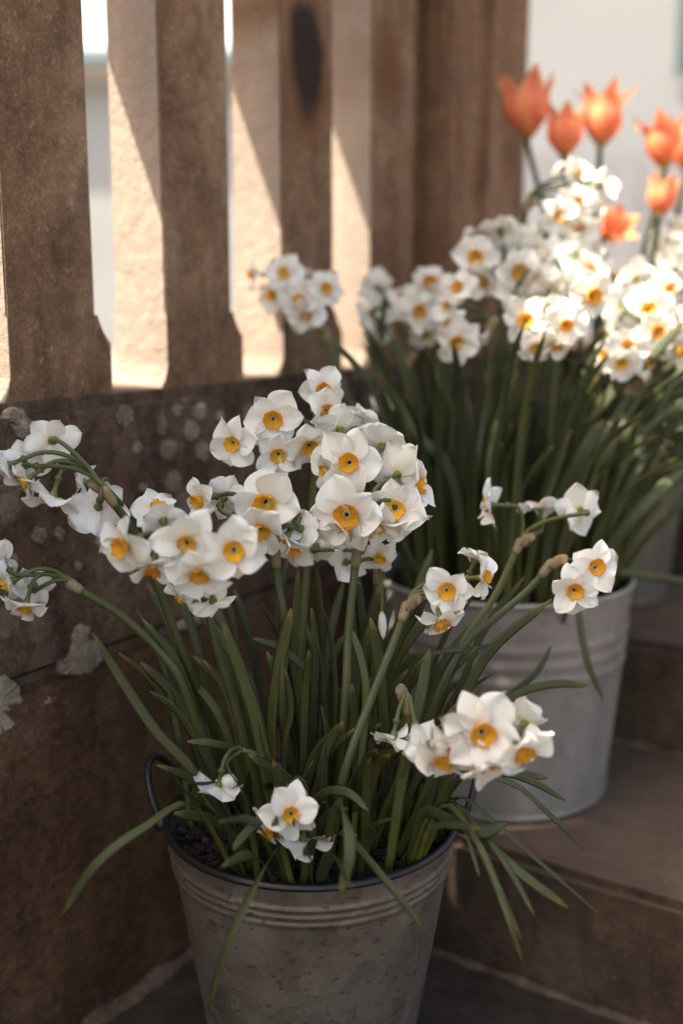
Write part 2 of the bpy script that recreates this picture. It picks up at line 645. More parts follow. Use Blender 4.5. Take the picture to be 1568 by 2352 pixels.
def add_flower(plant, base, node, node_dir, centre, axis, size, r):
    "flower = pedicel + ovary + tube, with six petals, a corona and stamens under it"
    axis = (axis + Vector((r.uniform(-1, 1), r.uniform(-1, 1), r.uniform(-1, 1))) * .13).normalized()
    Mx = Matrix.Translation(centre - base) @ axis_frame(axis, r.uniform(0, 6.28))
    inv = Mx.inverted()
    R_ = size * .5
    tube_len = min(.017, R_ * .62)
    back = centre - axis * tube_len
    ov = back - axis * R_ * .20
    d = (ov - node).length
    up = Vector((0, 0, 1))
    p1 = node + (node_dir * .55 + up * .35).normalized() * d * .35
    p2 = ov - axis * d * .38 + up * d * .06
    path, rad = [], []
    for i in range(11):
        t = i / 10
        path.append(node * (1 - t) ** 3 + p1 * 3 * t * (1 - t) ** 2 + p2 * 3 * t * t * (1 - t) + ov * t ** 3)
        rad.append(.0020)
    for k, (f, rr) in enumerate(((.15, .0026), (.45, .0036), (.75, .0035), (1, .0022))):
        path.append(ov + (back - ov) * f)
        rad.append(rr)
    for f, rr in ((.3, .0019), (.65, .0023), (.97, .0040)):
        path.append(back + (centre - back) * f)
        rad.append(rr)
    me = tube([inv @ (q - base) for q in path], rad, 10, open_end=True)
    fl = link('flower', me, M['pedicel'], plant, Mx)
    for k in range(6):
        inner = k % 2
        me = (INNER if inner else OUTER)[r.randrange(8)]
        s = R_ * r.uniform(.88, 1.08)
        tilt = r.uniform(-.2, .26) + (.05 if inner else -.07)
        if r.random() < .12:
            tilt += r.choice((-.7, -.4, .5))
        mm = Matrix.Rotation(k * math.pi / 3 + r.uniform(-.14, .14), 4, 'Z') @ Matrix.Translation((.05 * R_, 0, (.012 if inner else -.03) * R_)) \
            @ Matrix.Rotation(-tilt, 4, 'Y') @ Matrix.Rotation(r.uniform(-.28, .28), 4, 'X') @ Matrix.Diagonal((s, s * r.uniform(.94, 1.06), s, 1))
        link('petal', me, None, fl, mm)
    cs = R_ * r.uniform(.90, 1.06)
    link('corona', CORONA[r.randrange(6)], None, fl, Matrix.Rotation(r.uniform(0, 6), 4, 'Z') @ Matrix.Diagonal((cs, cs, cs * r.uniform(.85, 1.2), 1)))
    link('stamens', STAMEN, None, fl, Matrix.Diagonal((R_, R_, R_, 1)))
    return fl


def add_bud(plant, base, node, node_dir, tip, size):
    d = (tip - node)
    p1 = node + node_dir * d.length * .5
    path, rad = [], []
    mid = node + d * .72 + Vector((0, 0, d.length * .08))
    for q in catmull([node, p1 * .4 + mid * .6, mid], 8):
        path.append(q - base)
        rad.append(.0018)
    ax = (tip - mid)
    me = tube(path, rad, 8)
    b = link('bud', me, M['pedicel'], plant)
    path = [mid - base + ax * f for f in (0, .15, .35, .6, .85, 1)]
    link('bud_petals', tube(path, [size * k for k in (.2, .38, .5, .47, .3, .06)], 10), M['petal'], b)


def add_spathe(stem, base, node, direction, r):
    "papery sheath round the node and its dry tongue"
    size = r.uniform(.014, .026)
    side = direction.cross(Vector((0, 0, 1)))
    if side.length < .1:
        side = Vector((1, 0, 0))
    side.normalize()
    path = [node - base - direction * size * .9, node - base - direction * size * .4, node - base + direction * size * .1]
    me = tube(catmull(path, 6), [.0038, .0041, .0047, .0044, .0049, .0046, .0026], 9)
    link('spathe', me, M['spathe'], stem)
    bend = side * r.choice((-1, 1)) * .5 + Vector((0, 0, -.35)) - FWD * .2
    path = [node - base - direction * size * .25 + bend * .006, node - base + direction * size * .35 + bend * .010, node - base + direction * size * .75 + bend * .022]
    link('spathe', strap(catmull(path, 8), .011, -FWD + side * r.uniform(-.6, .6), r.uniform(-1.5, 1.5)), M['spathe'], stem)


def add_leaf(plant, base, pts, width, r, face=None, n=16):
    f = face if face is not None else (-FWD * r.uniform(.4, 1) + RGT * r.uniform(-.8, .8) + UPV * r.uniform(-.2, .4))
    me = strap([q - base for q in catmull(pts, n)], width, f.normalized(), r.uniform(-.9, .9), tip=r.uniform(.8, 1.6))
    return link('leaf', me, M['leaf'], plant)


def daffodil(root, stem_pts, node, flowers, label, group=None, buds=(), spathe=True, seed=0, thick=.0042):
    r = random.Random(seed)
    pl = empty('daffodil', root)
    tag(pl, label, 'daffodil', group)
    pts = [root - Vector((0, 0, .015))] + stem_pts + [node]
    path = catmull(pts, 22)
    rad = [thick * (1.0 - .18 * i / 22) for i in range(23)]
    st = link('stem', tube([q - root for q in path], rad, 10, .78), M['stem'], pl)
    nd = (path[-1] - path[-3]).normalized()
    if spathe:
        add_spathe(st, root, node, nd, r)
    for (x, y, d, px, f) in flowers:
        add_flower(pl, root, node, nd, spot(x, y, d), facing(f), 1.05 * px * d / F_PX, r)
    for (x, y, d, s) in buds:
        add_bud(pl, root, node, nd, spot(x, y, d), s)
    return pl


# ------------------------------------------------------------------ ground, steps, balustrade
def struct(name, me, mat):
    o = link(name, me, mat)
    o['kind'] = 'structure'
    return o


def sheet(x0, x1, y0, y1, z):
    me = bpy.data.meshes.new('sheet')
    me.from_pydata([(x0, y0, z), (x1, y0, z), (x1, y1, z), (x0, y1, z)], [], [(0, 1, 2, 3)])
    return me


struct('ground', sheet(-400, 400, -400, 400, -.03), M['gravel'])

# paving at the foot of the wall: flags of dark stone
pv = bpy.data.objects.new('paving', sheet(-.84, 3.2, -2.5, 1.10, -.012))
pv.data.materials.append(M['mortar_dim'])
col.objects.link(pv)
pv['kind'] = 'structure'
ys = [-2.5, -1.6, -.75, .02, .66, 1.094]
for i in range(len(ys) - 1):
    xs = [-.836, -.31 + .12 * (i % 2), .42 - .1 * (i % 2), 1.2, 2.1, 3.2]
    for j in range(len(xs) - 1):
        g = .005
        link('flagstone', block(xs[j] + g, xs[j + 1] - g, ys[i] + g, ys[i + 1] - g, -.04, 0, .005, .0015, 3, i * 7 + j), M['paving'], pv)

TREADS = [(1.08, 0, .149), (1.466, .149, .297), (1.852, .297, .445)]
stairs = tag(empty('stone_steps', (.6, 1.08, 0)), 'worn brown stone steps carrying the two rear flower buckets', 'steps')
for i, (y, z0, z1) in enumerate(TREADS):
    y1 = TREADS[i + 1][0] + .05 if i < 2 else 2.5
    for j, (xa, xb) in enumerate(((-.83, .62), (.625, 2.2))):
        me = block(xa - .6, xb - .6, y - 1.08, y1 - 1.08, z0 - (.03 if i else .04), z1, .010, .004, 9, i * 5 + j)
        link('step', me, M['step'], stairs)


def fillet(p0, p1, w, h, seed, normal):
    "an uneven bead of mortar along the foot of a stone"
    r = random.Random(seed)
    k = 260
    vs_, fs = [], []
    for i in range(k + 1):
        q = p0.lerp(p1, i / k)
        ww = w * max(.05, .6 + .45 * noise.noise(Vector((i * .21, seed, 0))) + .3 * r.random())
        hh = h * max(.1, .6 + .9 * noise.noise(Vector((i * .31, seed + 5, 0))))
        vs_ += [q - normal * .01, q - normal * .008 + Vector((0, 0, hh)), q + normal * ww * .45 + Vector((0, 0, hh * .55)), q + normal * ww - Vector((0, 0, .004))]
    for i in range(k):
        for j in range(3):
            a = i * 4 + j
            fs.append((a, a + 1, a + 5, a + 4))
    me = bpy.data.meshes.new('mortar')
    me.from_pydata(vs_, [], fs)
    return me


S0 = Vector((-.6, -1.08, 0))
link('mortar_joint', fillet(Vector((-.80, 1.082, .0)) + S0, Vector((2.2, 1.082, .0)) + S0, .018, .009, 3, Vector((0, -1, 0))), M['mortar_dim'], stairs)
link('mortar_joint', fillet(Vector((-.80, 1.470, .149)) + S0, Vector((2.2, 1.470, .149)) + S0, .018, .010, 4, Vector((0, -1, 0))), M['mortar_dim'], stairs)
link('mortar_joint', fillet(Vector((-.80, 1.856, .297)) + S0, Vector((2.2, 1.856, .297)) + S0, .016, .010, 6, Vector((0, -1, 0))), M['mortar_dim'], stairs)

struct('terrace', block(-.83, 3.2, 2.49, 6.0, .30, .443, .006), M['terrace'])

# balustrade: plinth courses, balusters, coping, end pier. Its front stands on X = -.831
BX0, BX1 = -.925, -.851
# 
bal = tag(empty('balustrade', (0, 0, 0)), 'weathered brown sandstone balustrade with flat balusters and lichened plinth', 'balustrade')
for k, (ya, yb) in enumerate(((-2.5, -.9), (-.894, .30), (.306, 1.56), (1.566, 2.7))):
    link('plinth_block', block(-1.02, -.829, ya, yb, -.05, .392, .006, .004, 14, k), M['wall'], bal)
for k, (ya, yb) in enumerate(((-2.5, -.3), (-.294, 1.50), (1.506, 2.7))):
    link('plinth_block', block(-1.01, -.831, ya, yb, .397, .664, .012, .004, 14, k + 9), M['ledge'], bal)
link('bed_joint', block(-1.00, -.838, -2.5, 2.7, .385, .403, 0), M['mortar_dim'], bal)
for k, y0 in enumerate((.715, .93, 1.14, 1.343)):
    y1 = y0 + .112
    lo = .655
    mat = M['stained'] if k == 2 else M['rusty'] if k == 3 else M['baluster']
    sh = link('baluster', block(BX0, BX1, y0, y1, .70, 1.278, .0015, .0008, 6, k), mat, bal)
    prof = [(y0 - .010, lo), (y0 - .009, .667), (y0 - .004, .676), (y0 - .001, .688), (y0 - .001, .744), (y1 + .001, .744), (y1 + .003, .738), (y1 + .009, .726), (y1 + .018, .715), (y1 + .018, lo)]
    link('base', prism(prof, BX0 - .002, BX1 + .002), mat, sh)
link('recessed_panel', block(-.93, -.885, 1.445, 1.54, .655, 1.278, .004), M['baluster'], bal)
link('added_shade_pier', block(-.924, -.842, -.3, .619, .66, 1.70, .002), M['baluster'], bal)  # unseen tall pier, added to keep the sun off the front bucket
link('added_shade_panel', block(-.93, -.852, -2.5, -.304, .655, 1.278, .004), M['baluster'], bal)  # unseen solid stretch, added instead of balusters to stop sunbeams
link('coping', block(-1.034, -.838, .622, 1.83, 1.272, 1.48, .004), M['coping'], bal)
pier = link('pier', block(-1.02, -.852, 1.528, 1.815, 0.655, 1.54, .012, .002, 6, 3), M['pier'], bal)
link('pilaster', block(-.90, -.838, 1.660, 1.806, .655, 1.54, .010, .002, 6, 5), M['pier'], pier)
link('pilaster', block(-.90, -.845, 1.545, 1.575, .655, 1.54, .008, .002, 6, 5), M['pier'], pier)
link('pier_cap', block(-1.05, -.80, 1.50, 1.84, 1.54, 1.61, .02), M['pier'], pier)
link('mortar_joint', fillet(Vector((-.829, -2.5, 0)), Vector((-.829, 1.08, 0)), .026, .014, 8, Vector((1, 0, 0))), M['mortar_dim'], bal)


def chip(cx, cz, w, h, seed):
    "a flat flake of pale lime mortar left on the wall face (front face at X = -.83)"
    r = random.Random(seed)
    bm = bmesh.new()
    k = 34
    ring0, ring1 = [], []
    for i in range(k):
        a = 2 * math.pi * i / k
        q = 1 + .26 * noise.noise(Vector((math.cos(a) * 1.4, math.sin(a) * 1.4, seed))) + .16 * noise.noise(Vector((math.cos(a) * 3, math.sin(a) * 3, seed))) + .06 * r.uniform(-1, 1)
        y, z = cx + w * .5 * q * math.cos(a), cz + h * .5 * q * math.sin(a)
        ring0.append(bm.verts.new((-.838, y, z)))
        ring1.append(bm.verts.new((-.8285 + r.uniform(-.001, .001), y * .93 + cx * .07, z * .93 + cz * .07)))
    c = bm.verts.new((-.8275, cx, cz))
    for i in range(k):
        j = (i + 1) % k
        bm.faces.new((ring0[i], ring0[j], ring1[j], ring1[i]))
        bm.faces.new((ring1[i], ring1[j], c))
    return from_bm(bm, 'chip')


for (cy, cz, w, h, sd) in ((.772, .404, .058, .036, 1), (.768, .428, .024, .022, 2), (.655, .388, .075, .055, 3), (.72, .372, .03, .01, 4), (.93, .40, .05, .012, 5)):
    link('mortar_flake', chip(cy, cz, w, h, sd), M['mortar'], bal)

for i, (px, py, w, h_) in enumerate(((39, 955, .030, .018), (52, 981, .032, .026), (286, 955, .032, .026), (369, 976, .02, .03), (439, 989, .030, .030), (406, 942, .02, .018),
                                     (458, 945, .034, .024), (315, 1028, .018, .016), (385, 1031, .034, .03), (465, 1036, .03, .03), (91, 1228, .022, .02), (138, 1226, .014, .018), 
                                     (400, 1108, .028, .034), (505, 955, .018, .014), (60, 1120, .016, .012),
                                     (30, 1290, .016, .02), (180, 1300, .01, .012), (230, 1245, .012, .01), (330, 1120, .014, .012))):
    v_ = spot(px, py, 1) - CAM
    q_ = CAM + v_ * (-.83 / v_.x)
    link('lichen_patch', chip(q_.y, q_.z, w * .8, h_ * .8, 40 + i * 3), M['lichen'], bal)

# ------------------------------------------------------------------ what lies beyond
hp = spot(1380, 660, 6.5)
h = tag(empty('white_house', (hp.x, hp.y, -.03)), 'white rendered house front with dark teal window beyond the pier', 'house')
h.rotation_euler = (0, 0, HEAD)
link('wall', block(-1.0, 7, 0, 4, 0, 5, .01), M['white_wall'], h)
wn = link('window', block(.36, 1.6, -.04, .02, 1.95, 3.3, .004), M['teal'], h)
link('pane', block(.47, 1.51, -.045, -.01, 2.05, 3.2, .0), M['glass'], wn)
link('sill', block(.38, 1.64, -.09, .0, 1.88, 1.945, .006), M['white_paint'], wn)
link('roof', prism([(-.35, 5.0), (2.0, 6.9), (4.3, 5.0)], -1.2, 7.2), M['slate'], h)
gp = spot(1380, 660, 5.7)
gt = tag(empty('boarded_gate', (gp.x, gp.y, -.03)), 'white painted gate of upright boards before the white house', 'gate')
gt.rotation_euler = (0, 0, HEAD)
for k in range(12):
    x = -.72 + k * .15
    link('board', block(x, x + .142, 0, .024, .02, 1.46 + .004 * math.sin(k * 3.1), .006), M['white_paint'], gt)
link('rail', block(-.72, 1.08, .026, .06, .42, .52, .004), M['white_paint'], gt)
link('rail', block(-.72, 1.08, .026, .06, 1.18, 1.28, .004), M['white_paint'], gt)

fc = spot(205, 600, 15)
q = tag(empty('far_cottage', (fc.x, fc.y, -.03)), 'pale far cottage with blue grey gutter seen through the balusters', 'house')
q.rotation_euler = (0, 0, HEAD)
link('wall', block(-4, 4, 0, 5, 0, 3.45, .01), M['white_wall'], q)
link('gutter', block(-4.2, 4.2, -.35, -.12, 3.62, 3.80, .04), M['blue_grey'], q)
link('eave', block(-4.2, 4.2, -.30, .02, 3.40, 3.60, .01), M['brown_board'], q)
link('roof', prism([(-.3, 3.6), (2.5, 5.6), (5.3, 3.6)], -4.2, 4.2), M['slate'], q)
for k, x in enumerate((-3.0, -1.6, 2.2)):
    w_ = link('window', block(x, x + .8, -.02, .05, 1.3, 2.5, .01), M['white_paint'], q)
    link('pane', block(x + .09, x + .71, -.025, .0, 1.39, 2.41, 0), M['glass'], w_)
    link('sill', block(x - .06, x + .86, -.10, .0, 1.22, 1.29, .01), M['brown_board'], w_)


# ------------------------------------------------------------------ buckets
def bucket(name, c, z, r0, r1, hgt, mat, label, ribs, handles, rim_mat, seed):
    b = tag(empty(name, (c[0], c[1], z)), label, 'bucket', None)
    prof = [(.001, .006), (r0 - .012, .006), (r0 - .010, .0), (r0, .002), (r0 + .0015, .008)]
    ks = 150
    for i in range(1, ks + 1):
        t = i / ks
        rr = r0 + (r1 - r0) * t
        for (rz, rh, rw) in ribs:
            rr += rh * math.exp(-((t * hgt - rz) / rw) ** 2)
        prof.append((rr, .008 + t * (hgt - .008)))
    prof += [(r1 - .002, hgt), (r1 - .005, hgt - .02), ((r0 + r1) / 2 - .006, hgt * .5), (r0 - .006, .03), (r0 - .01, .02), (.001, .02)]
    me = lathe(prof, 96, .006)
    link('body', me, mat, b)
    rimp = [(r1 + .0034 * math.cos(a), hgt + .0034 * math.sin(a)) for a in [2 * math.pi * i / 12 for i in range(13)]]
    link('rim', lathe(rimp, 96, .006), rim_mat, b)
    for s in handles:
        d = (RGT * s + F0 * .25).normalized()
        tn = Vector((-d.y, d.x, 0))
        path = []
        for i in range(25):
            a = math.pi * i / 24
            path.append(d * (r1 + .004 + .022 * math.sin(a)) + tn * .033 * math.cos(a) + Vector((0, 0, hgt - .006 + .046 * math.sin(a))))
        hd = link('handle', tube(path, [.0036] * 25, 10), M['black'], b)
        for e in (-1, 1):
            pc = d * (r1 + .001) + tn * .033 * e + Vector((0, 0, hgt - .010))
            p = [pc - d * .004, pc + d * .006, pc + d * .009]
            link('lug', tube(p, [.007, .007, .004], 10), M['black'], hd)
    return b


def compost(c, z, r, label, seed):
    rr = random.Random(seed)
    bm = bmesh.new()
    rings = 14
    seg = 48
    prev = None
    cv = bm.verts.new((0, 0, .006))
    for i in range(1, rings + 1):
        q = r * i / rings
        ring = []
        for j in range(seg):
            a = 2 * math.pi * j / seg
            p = Vector((q * math.cos(a), q * math.sin(a), 0))
            p.z = .006 + .007 * noise.noise(p * 28 + Vector((seed, 0, 0))) + .004 * noise.noise(p * 75) - .008 * (i / rings) ** 3
            ring.append(bm.verts.new(p))
        for j in range(seg):
            if prev is None:
                bm.faces.new((cv, ring[j], ring[(j + 1) % seg]))
            else:
                bm.faces.new((prev[j], ring[j], ring[(j + 1) % seg], prev[(j + 1) % seg]))
        prev = ring
    low = [bm.verts.new((v.co.x * .95, v.co.y * .95, -.03)) for v in prev]
    for j in range(seg):
        bm.faces.new((prev[j], low[j], low[(j + 1) % seg], prev[(j + 1) % seg]))
    s = tag(link('compost', from_bm(bm, 'compost', True), M['soil'], None, Matrix.Translation((c[0], c[1], z))), label, 'soil')
    bm = bmesh.new()
    for i in range(900):
        a, q = rr.uniform(0, 6.283), r * math.sqrt(rr.random()) * .97
        w = rr.uniform(.0015, .0048)
        mm = Matrix.Translation((q * math.cos(a), q * math.sin(a), .006 + rr.uniform(-.003, .006))) @ Matrix.Rotation(rr.uniform(0, 3), 4, Vector((rr.random(), rr.random(), rr.random()))) @ Matrix.Diagonal((w * rr.uniform(.8, 2.2), w, w * rr.uniform(.4, 1), 1))
        bmesh.ops.create_icosphere(bm, subdivisions=1, radius=1, matrix=mm)
    ch = link('bark_chips', from_bm(bm, 'chips'), M['soil'], s)
    ch['kind'] = 'stuff'
    return s


FB = Vector((-.583, .82, 0))
BB = Vector((-.600, 1.262, .149))
TB = Vector((-.645, 1.69, .297))
bucket('flower_bucket', FB, 0.0, .093, .136, .28, M['zinc'], 'weathered grey zinc bucket with black rim and loop handles on the paving',
       [(.2565, .0024, .0026), (.2485, .0024, .0026), (.2405, .0024, .0026)], (-1, 1), M['black'], 1)
bucket('flower_bucket', BB, BB.z, .135, .156, .272, M['zinc_pale'], 'smooth pale grey zinc bucket standing on the lowest stone step',
       [(.215, .0018, .007), (.195, .0018, .007), (.175, .0018, .007)], (), M['zinc_pale'], 2)
bucket('flower_bucket', TB, TB.z, .112, .135, .25, M['zinc'], 'grey zinc bucket holding the orange tulips on the second step',
       [(.2, .003, .006)], (), M['zinc_pale'], 3)
compost(FB, .262, .1285, 'dark bark compost filling the black rimmed bucket', 1)
compost(BB, BB.z + .252, .148, 'dark compost filling the smooth pale bucket', 2)
compost(TB, TB.z + .232, .1285, 'dark compost filling the tulip bucket', 3)


# ------------------------------------------------------------------ daffodils of the front bucket
def sp(*pts):
    return [spot(*q) for q in pts]


ZF = .268


def fr(dx, dy):
    "a root in the front bucket: dx to the right, dy away from the camera"
    return Vector((FB.x, FB.y, ZF)) + RGT * dx + F0 * dy


front = []


def front_plant(*a, **k):
    p = daffodil(*a, seed=len(front) * 13 + 5, **k)
    front.append(p)
    return p


A_ = front_plant(fr(-.06, .035), sp((420, 1500, 1.03), (330, 1260, 1.0)), spot(236, 1122, .975), [
    (120, 1012, .99, 125, (-.45, .15, -.85)), (58, 1068, .985, 120, (-.7, .1, -.65)), (20, 1068, .97, 100, (-.93, -.25, .15)),
    (62, 1102, .97, 105, (-.75, -.6, .1)), (122, 1140, .965, 118, (-.35, -.92, .12)), (226, 1165, .99, 135, (-.3, -.35, -.85)),
    (192, 1108, 1.01, 90, (-.9, .1, .15)), (362, 1172, 1.0, 115, (.1, .55, .5))],
    'daffodil with nodding flowers bent over the stone plinth, above the long arching stem')
B_ = front_plant(fr(-.075, .0), sp((430, 1600, 1.03), (370, 1500, 1.02), (280, 1415, 1.01), (195, 1362, 1.0)), spot(160, 1338, 1.0), [
    (8, 1290, 1.0, 100, (-.55, .5, -.6)), (28, 1335, .99, 105, (-.8, -.35, -.2)), (78, 1345, 1.02, 85, (-.2, .2, -.92)), (60, 1388, .98, 112, (-.1, -.93, .28))],
    'daffodil on a long arching stem with tan papery sheath before the bare plinth stone')
C_ = front_plant(fr(-.03, -.06), sp((545, 1640, .97), (500, 1490, .95), (470, 1370, .94)), spot(455, 1300, 0.905), [
    (287, 1252, 0.885, 150, (-.45, -.12, .88)), (430, 1245, 0.885, 150, (-.05, -.05, 1)), (537, 1262, 0.875, 160, (.02, -.06, 1)),
    (458, 1315, 0.875, 140, (.0, -.6, .8)), (352, 1300, 0.895, 122, (-.15, -.8, .55)), (375, 1195, 0.920, 110, (-.2, .5, -.7)),
    (418, 1372, 0.940, 85, (-.65, -.55, .1)), (490, 1382, 0.935, 105, (.25, -.7, -.55))],
    'daffodil with a broad cluster of wide open blooms, joined by nodding plinth side flowers')
C2 = front_plant(fr(-.01, .0), sp((650, 1650, 1.0), (655, 1450, .99), (638, 1340, .985)), spot(632, 1262, .98), [
    (610, 1152, .955, 168, (.05, -.05, 1)), (462, 1150, .975, 112, (-.82, -.15, .5)), (516, 1142, 1.0, 115, (.1, .4, -.85)),
    (598, 1212, .95, 130, (.15, -.6, .6)), (657, 1232, .96, 105, (-.55, -.75, .3)), (692, 1216, .97, 95, (.45, -.2, -.75))],
    'daffodil with a wide frontal flower above pinched side blooms, a dry brown sheath below them')
D_ = front_plant(fr(.0, .07), sp((690, 1600, 1.09), (705, 1300, 1.08), (720, 1110, 1.08)), spot(728, 1000, 1.075), [
    (627, 962, 1.04, 134, (-.04, 0, 1)), (536, 1016, 1.035, 114, (-.3, -.1, .95)), (640, 1042, 1.035, 108, (0, -.2, .95)),
    (710, 1022, 1.03, 112, (.25, -.5, .8)), (738, 895, 1.07, 112, (.5, .15, .85)), (748, 942, 1.06, 100, (.3, -.15, .9)),
    (780, 985, 1.06, 125, (-.2, .6, -.75)), (822, 958, 1.08, 105, (.2, .7, -.6))],
    'tallest daffodil of the black rimmed bucket, its flowers before the lichen spotted plinth top')
E_ = front_plant(fr(.02, -.02), sp((790, 1650, 1.0), (800, 1450, 1.0), (812, 1330, 1.0)), spot(822, 1250, .998), [
    (802, 1062, .985, 160, (-.05, .05, 1)), (752, 1082, .995, 112, (-.72, -.2, .6)), (880, 1022, 1.03, 122, (.3, .6, -.7)),
    (915, 1088, 1.0, 142, (.6, .4, -.6)), (955, 1118, .985, 112, (.88, .1, .4)), (796, 1182, .97, 172, (0, -.05, 1)),
    (907, 1166, .975, 140, (-.1, -.15, 1)), (792, 1222, .975, 112, (-.1, -.85, .45)), (860, 1206, .975, 135, (.15, -.8, .5)), (928, 1190, .985, 115, (.55, -.6, -.45))],
    'daffodil with a dense ball of crisp white orange cupped flowers above the bucket middle')
F_ = front_plant(fr(.045, .05), sp((850, 1650, 1.06), (862, 1420, 1.06)), spot(868, 1300, 1.065), [
    (870, 1276, 1.05, 95, (.2, -.6, .6)), (790, 1292, 1.06, 112, (-.6, -.1, -.7)), (676, 1256, 1.075, 105, (-.1, -.3, .95)), (728, 1256, 1.08, 95, (.3, .2, -.85))],
    'low daffodil half hidden under the dense flower ball, small starry blooms', buds=((880, 1468, 1.03, .008),))
G_ = front_plant(fr(.015, -.06), sp((790, 1780, .955), (850, 1610, .965), (905, 1470, .975)), spot(936, 1385, .978), [
    (1025, 1355, .965, 115, (.08, -.1, .97)), (1012, 1425, .965, 112, (.3, -.8, .3)), (1042, 1398, .975, 100, (.5, -.6, .15)),
    (1108, 1326, .975, 105, (.85, .1, .35)), (1090, 1285, 1.0, 92, (.3, .75, -.2))],
    'daffodil on a thick slanting stem with torn brown sheath and creased drooping flowers')
H_ = front_plant(fr(.075, .04), sp((1010, 1620, 1.06), (1060, 1480, 1.07), (1135, 1370, 1.09)), spot(1196, 1240, 1.1), [
    (1125, 1160, 1.1, 108, (-.72, .05, -.1)), (1240, 1168, 1.12, 105, (.0, .85, -.1)), (1330, 1172, 1.1, 118, (-.15, .05, -.98))],
    'daffodil seen from behind, three flowers turned to the pale bucket leaves')
I_ = front_plant(fr(.085, .01), sp((985, 1650, 1.03), (1060, 1490, 1.03), (1130, 1425, 1.04), (1215, 1352, 1.05)), spot(1268, 1290, 1.05), [
    (1365, 1303, 1.035, 118, (.3, .15, .95)), (1317, 1355, 1.03, 118, (-.1, -.1, 1))],
    'daffodil with only two flowers on a slanting stem before the pale bucket rim')
J_ = front_plant(fr(.075, -.05), sp((985, 1800, .975), (1010, 1710, .955)), spot(1035, 1640, 0.915), [
    (1105, 1680, 0.865, 190, (0, .02, 1)), (1197, 1725, 0.855, 150, (.5, -.35, .8)), (1050, 1722, 0.875, 135, (-.35, -.4, .85)),
    (985, 1712, 0.895, 125, (-.5, -.3, -.5)), (1018, 1745, 0.885, 140, (-.25, -.7, .6)), (1128, 1748, 0.865, 150, (.15, -.75, .65)), (1205, 1660, 0.890, 110, (.5, .4, -.6))],
    'daffodil with a heavy blurred flower cluster drooping over the right side of its bucket', spathe=False)
J2 = front_plant(fr(.05, -.03), sp((915, 1790, .985), (932, 1690, .97)), spot(934, 1598, .96), [
    (903, 1692, .95, 98, (-.15, -.96, .2)), (962, 1698, .95, 100, (.15, -.9, .1))],
    'short daffodil with shrivelled tan sheath and two hanging flowers seen edge on')
K_ = front_plant(fr(-.002, -.10), sp((715, 1880, .95)), spot(688, 1815, .945), [
    (668, 1868, .912, 132, (0, .12, 1)), (626, 1903, .942, 112, (-.45, -.72, .5)), (697, 1932, .948, 122, (.12, -.9, -.1))],
    'shortest daffodil, three crisp flowers just above the compost and black rim')
L_ = front_plant(fr(-.02, -.07), sp((672, 1850, .965), (640, 1785, .965), (598, 1738, .968)), spot(556, 1722, .968), [
    (503, 1806, .955, 108, (-.25, -.92, -.25))],
    'small daffodil with sharply bent stem, one hanging flower and a pale bud', buds=((520, 1812, .955, .016),), thick=.003, spathe=False)

ZB = FB
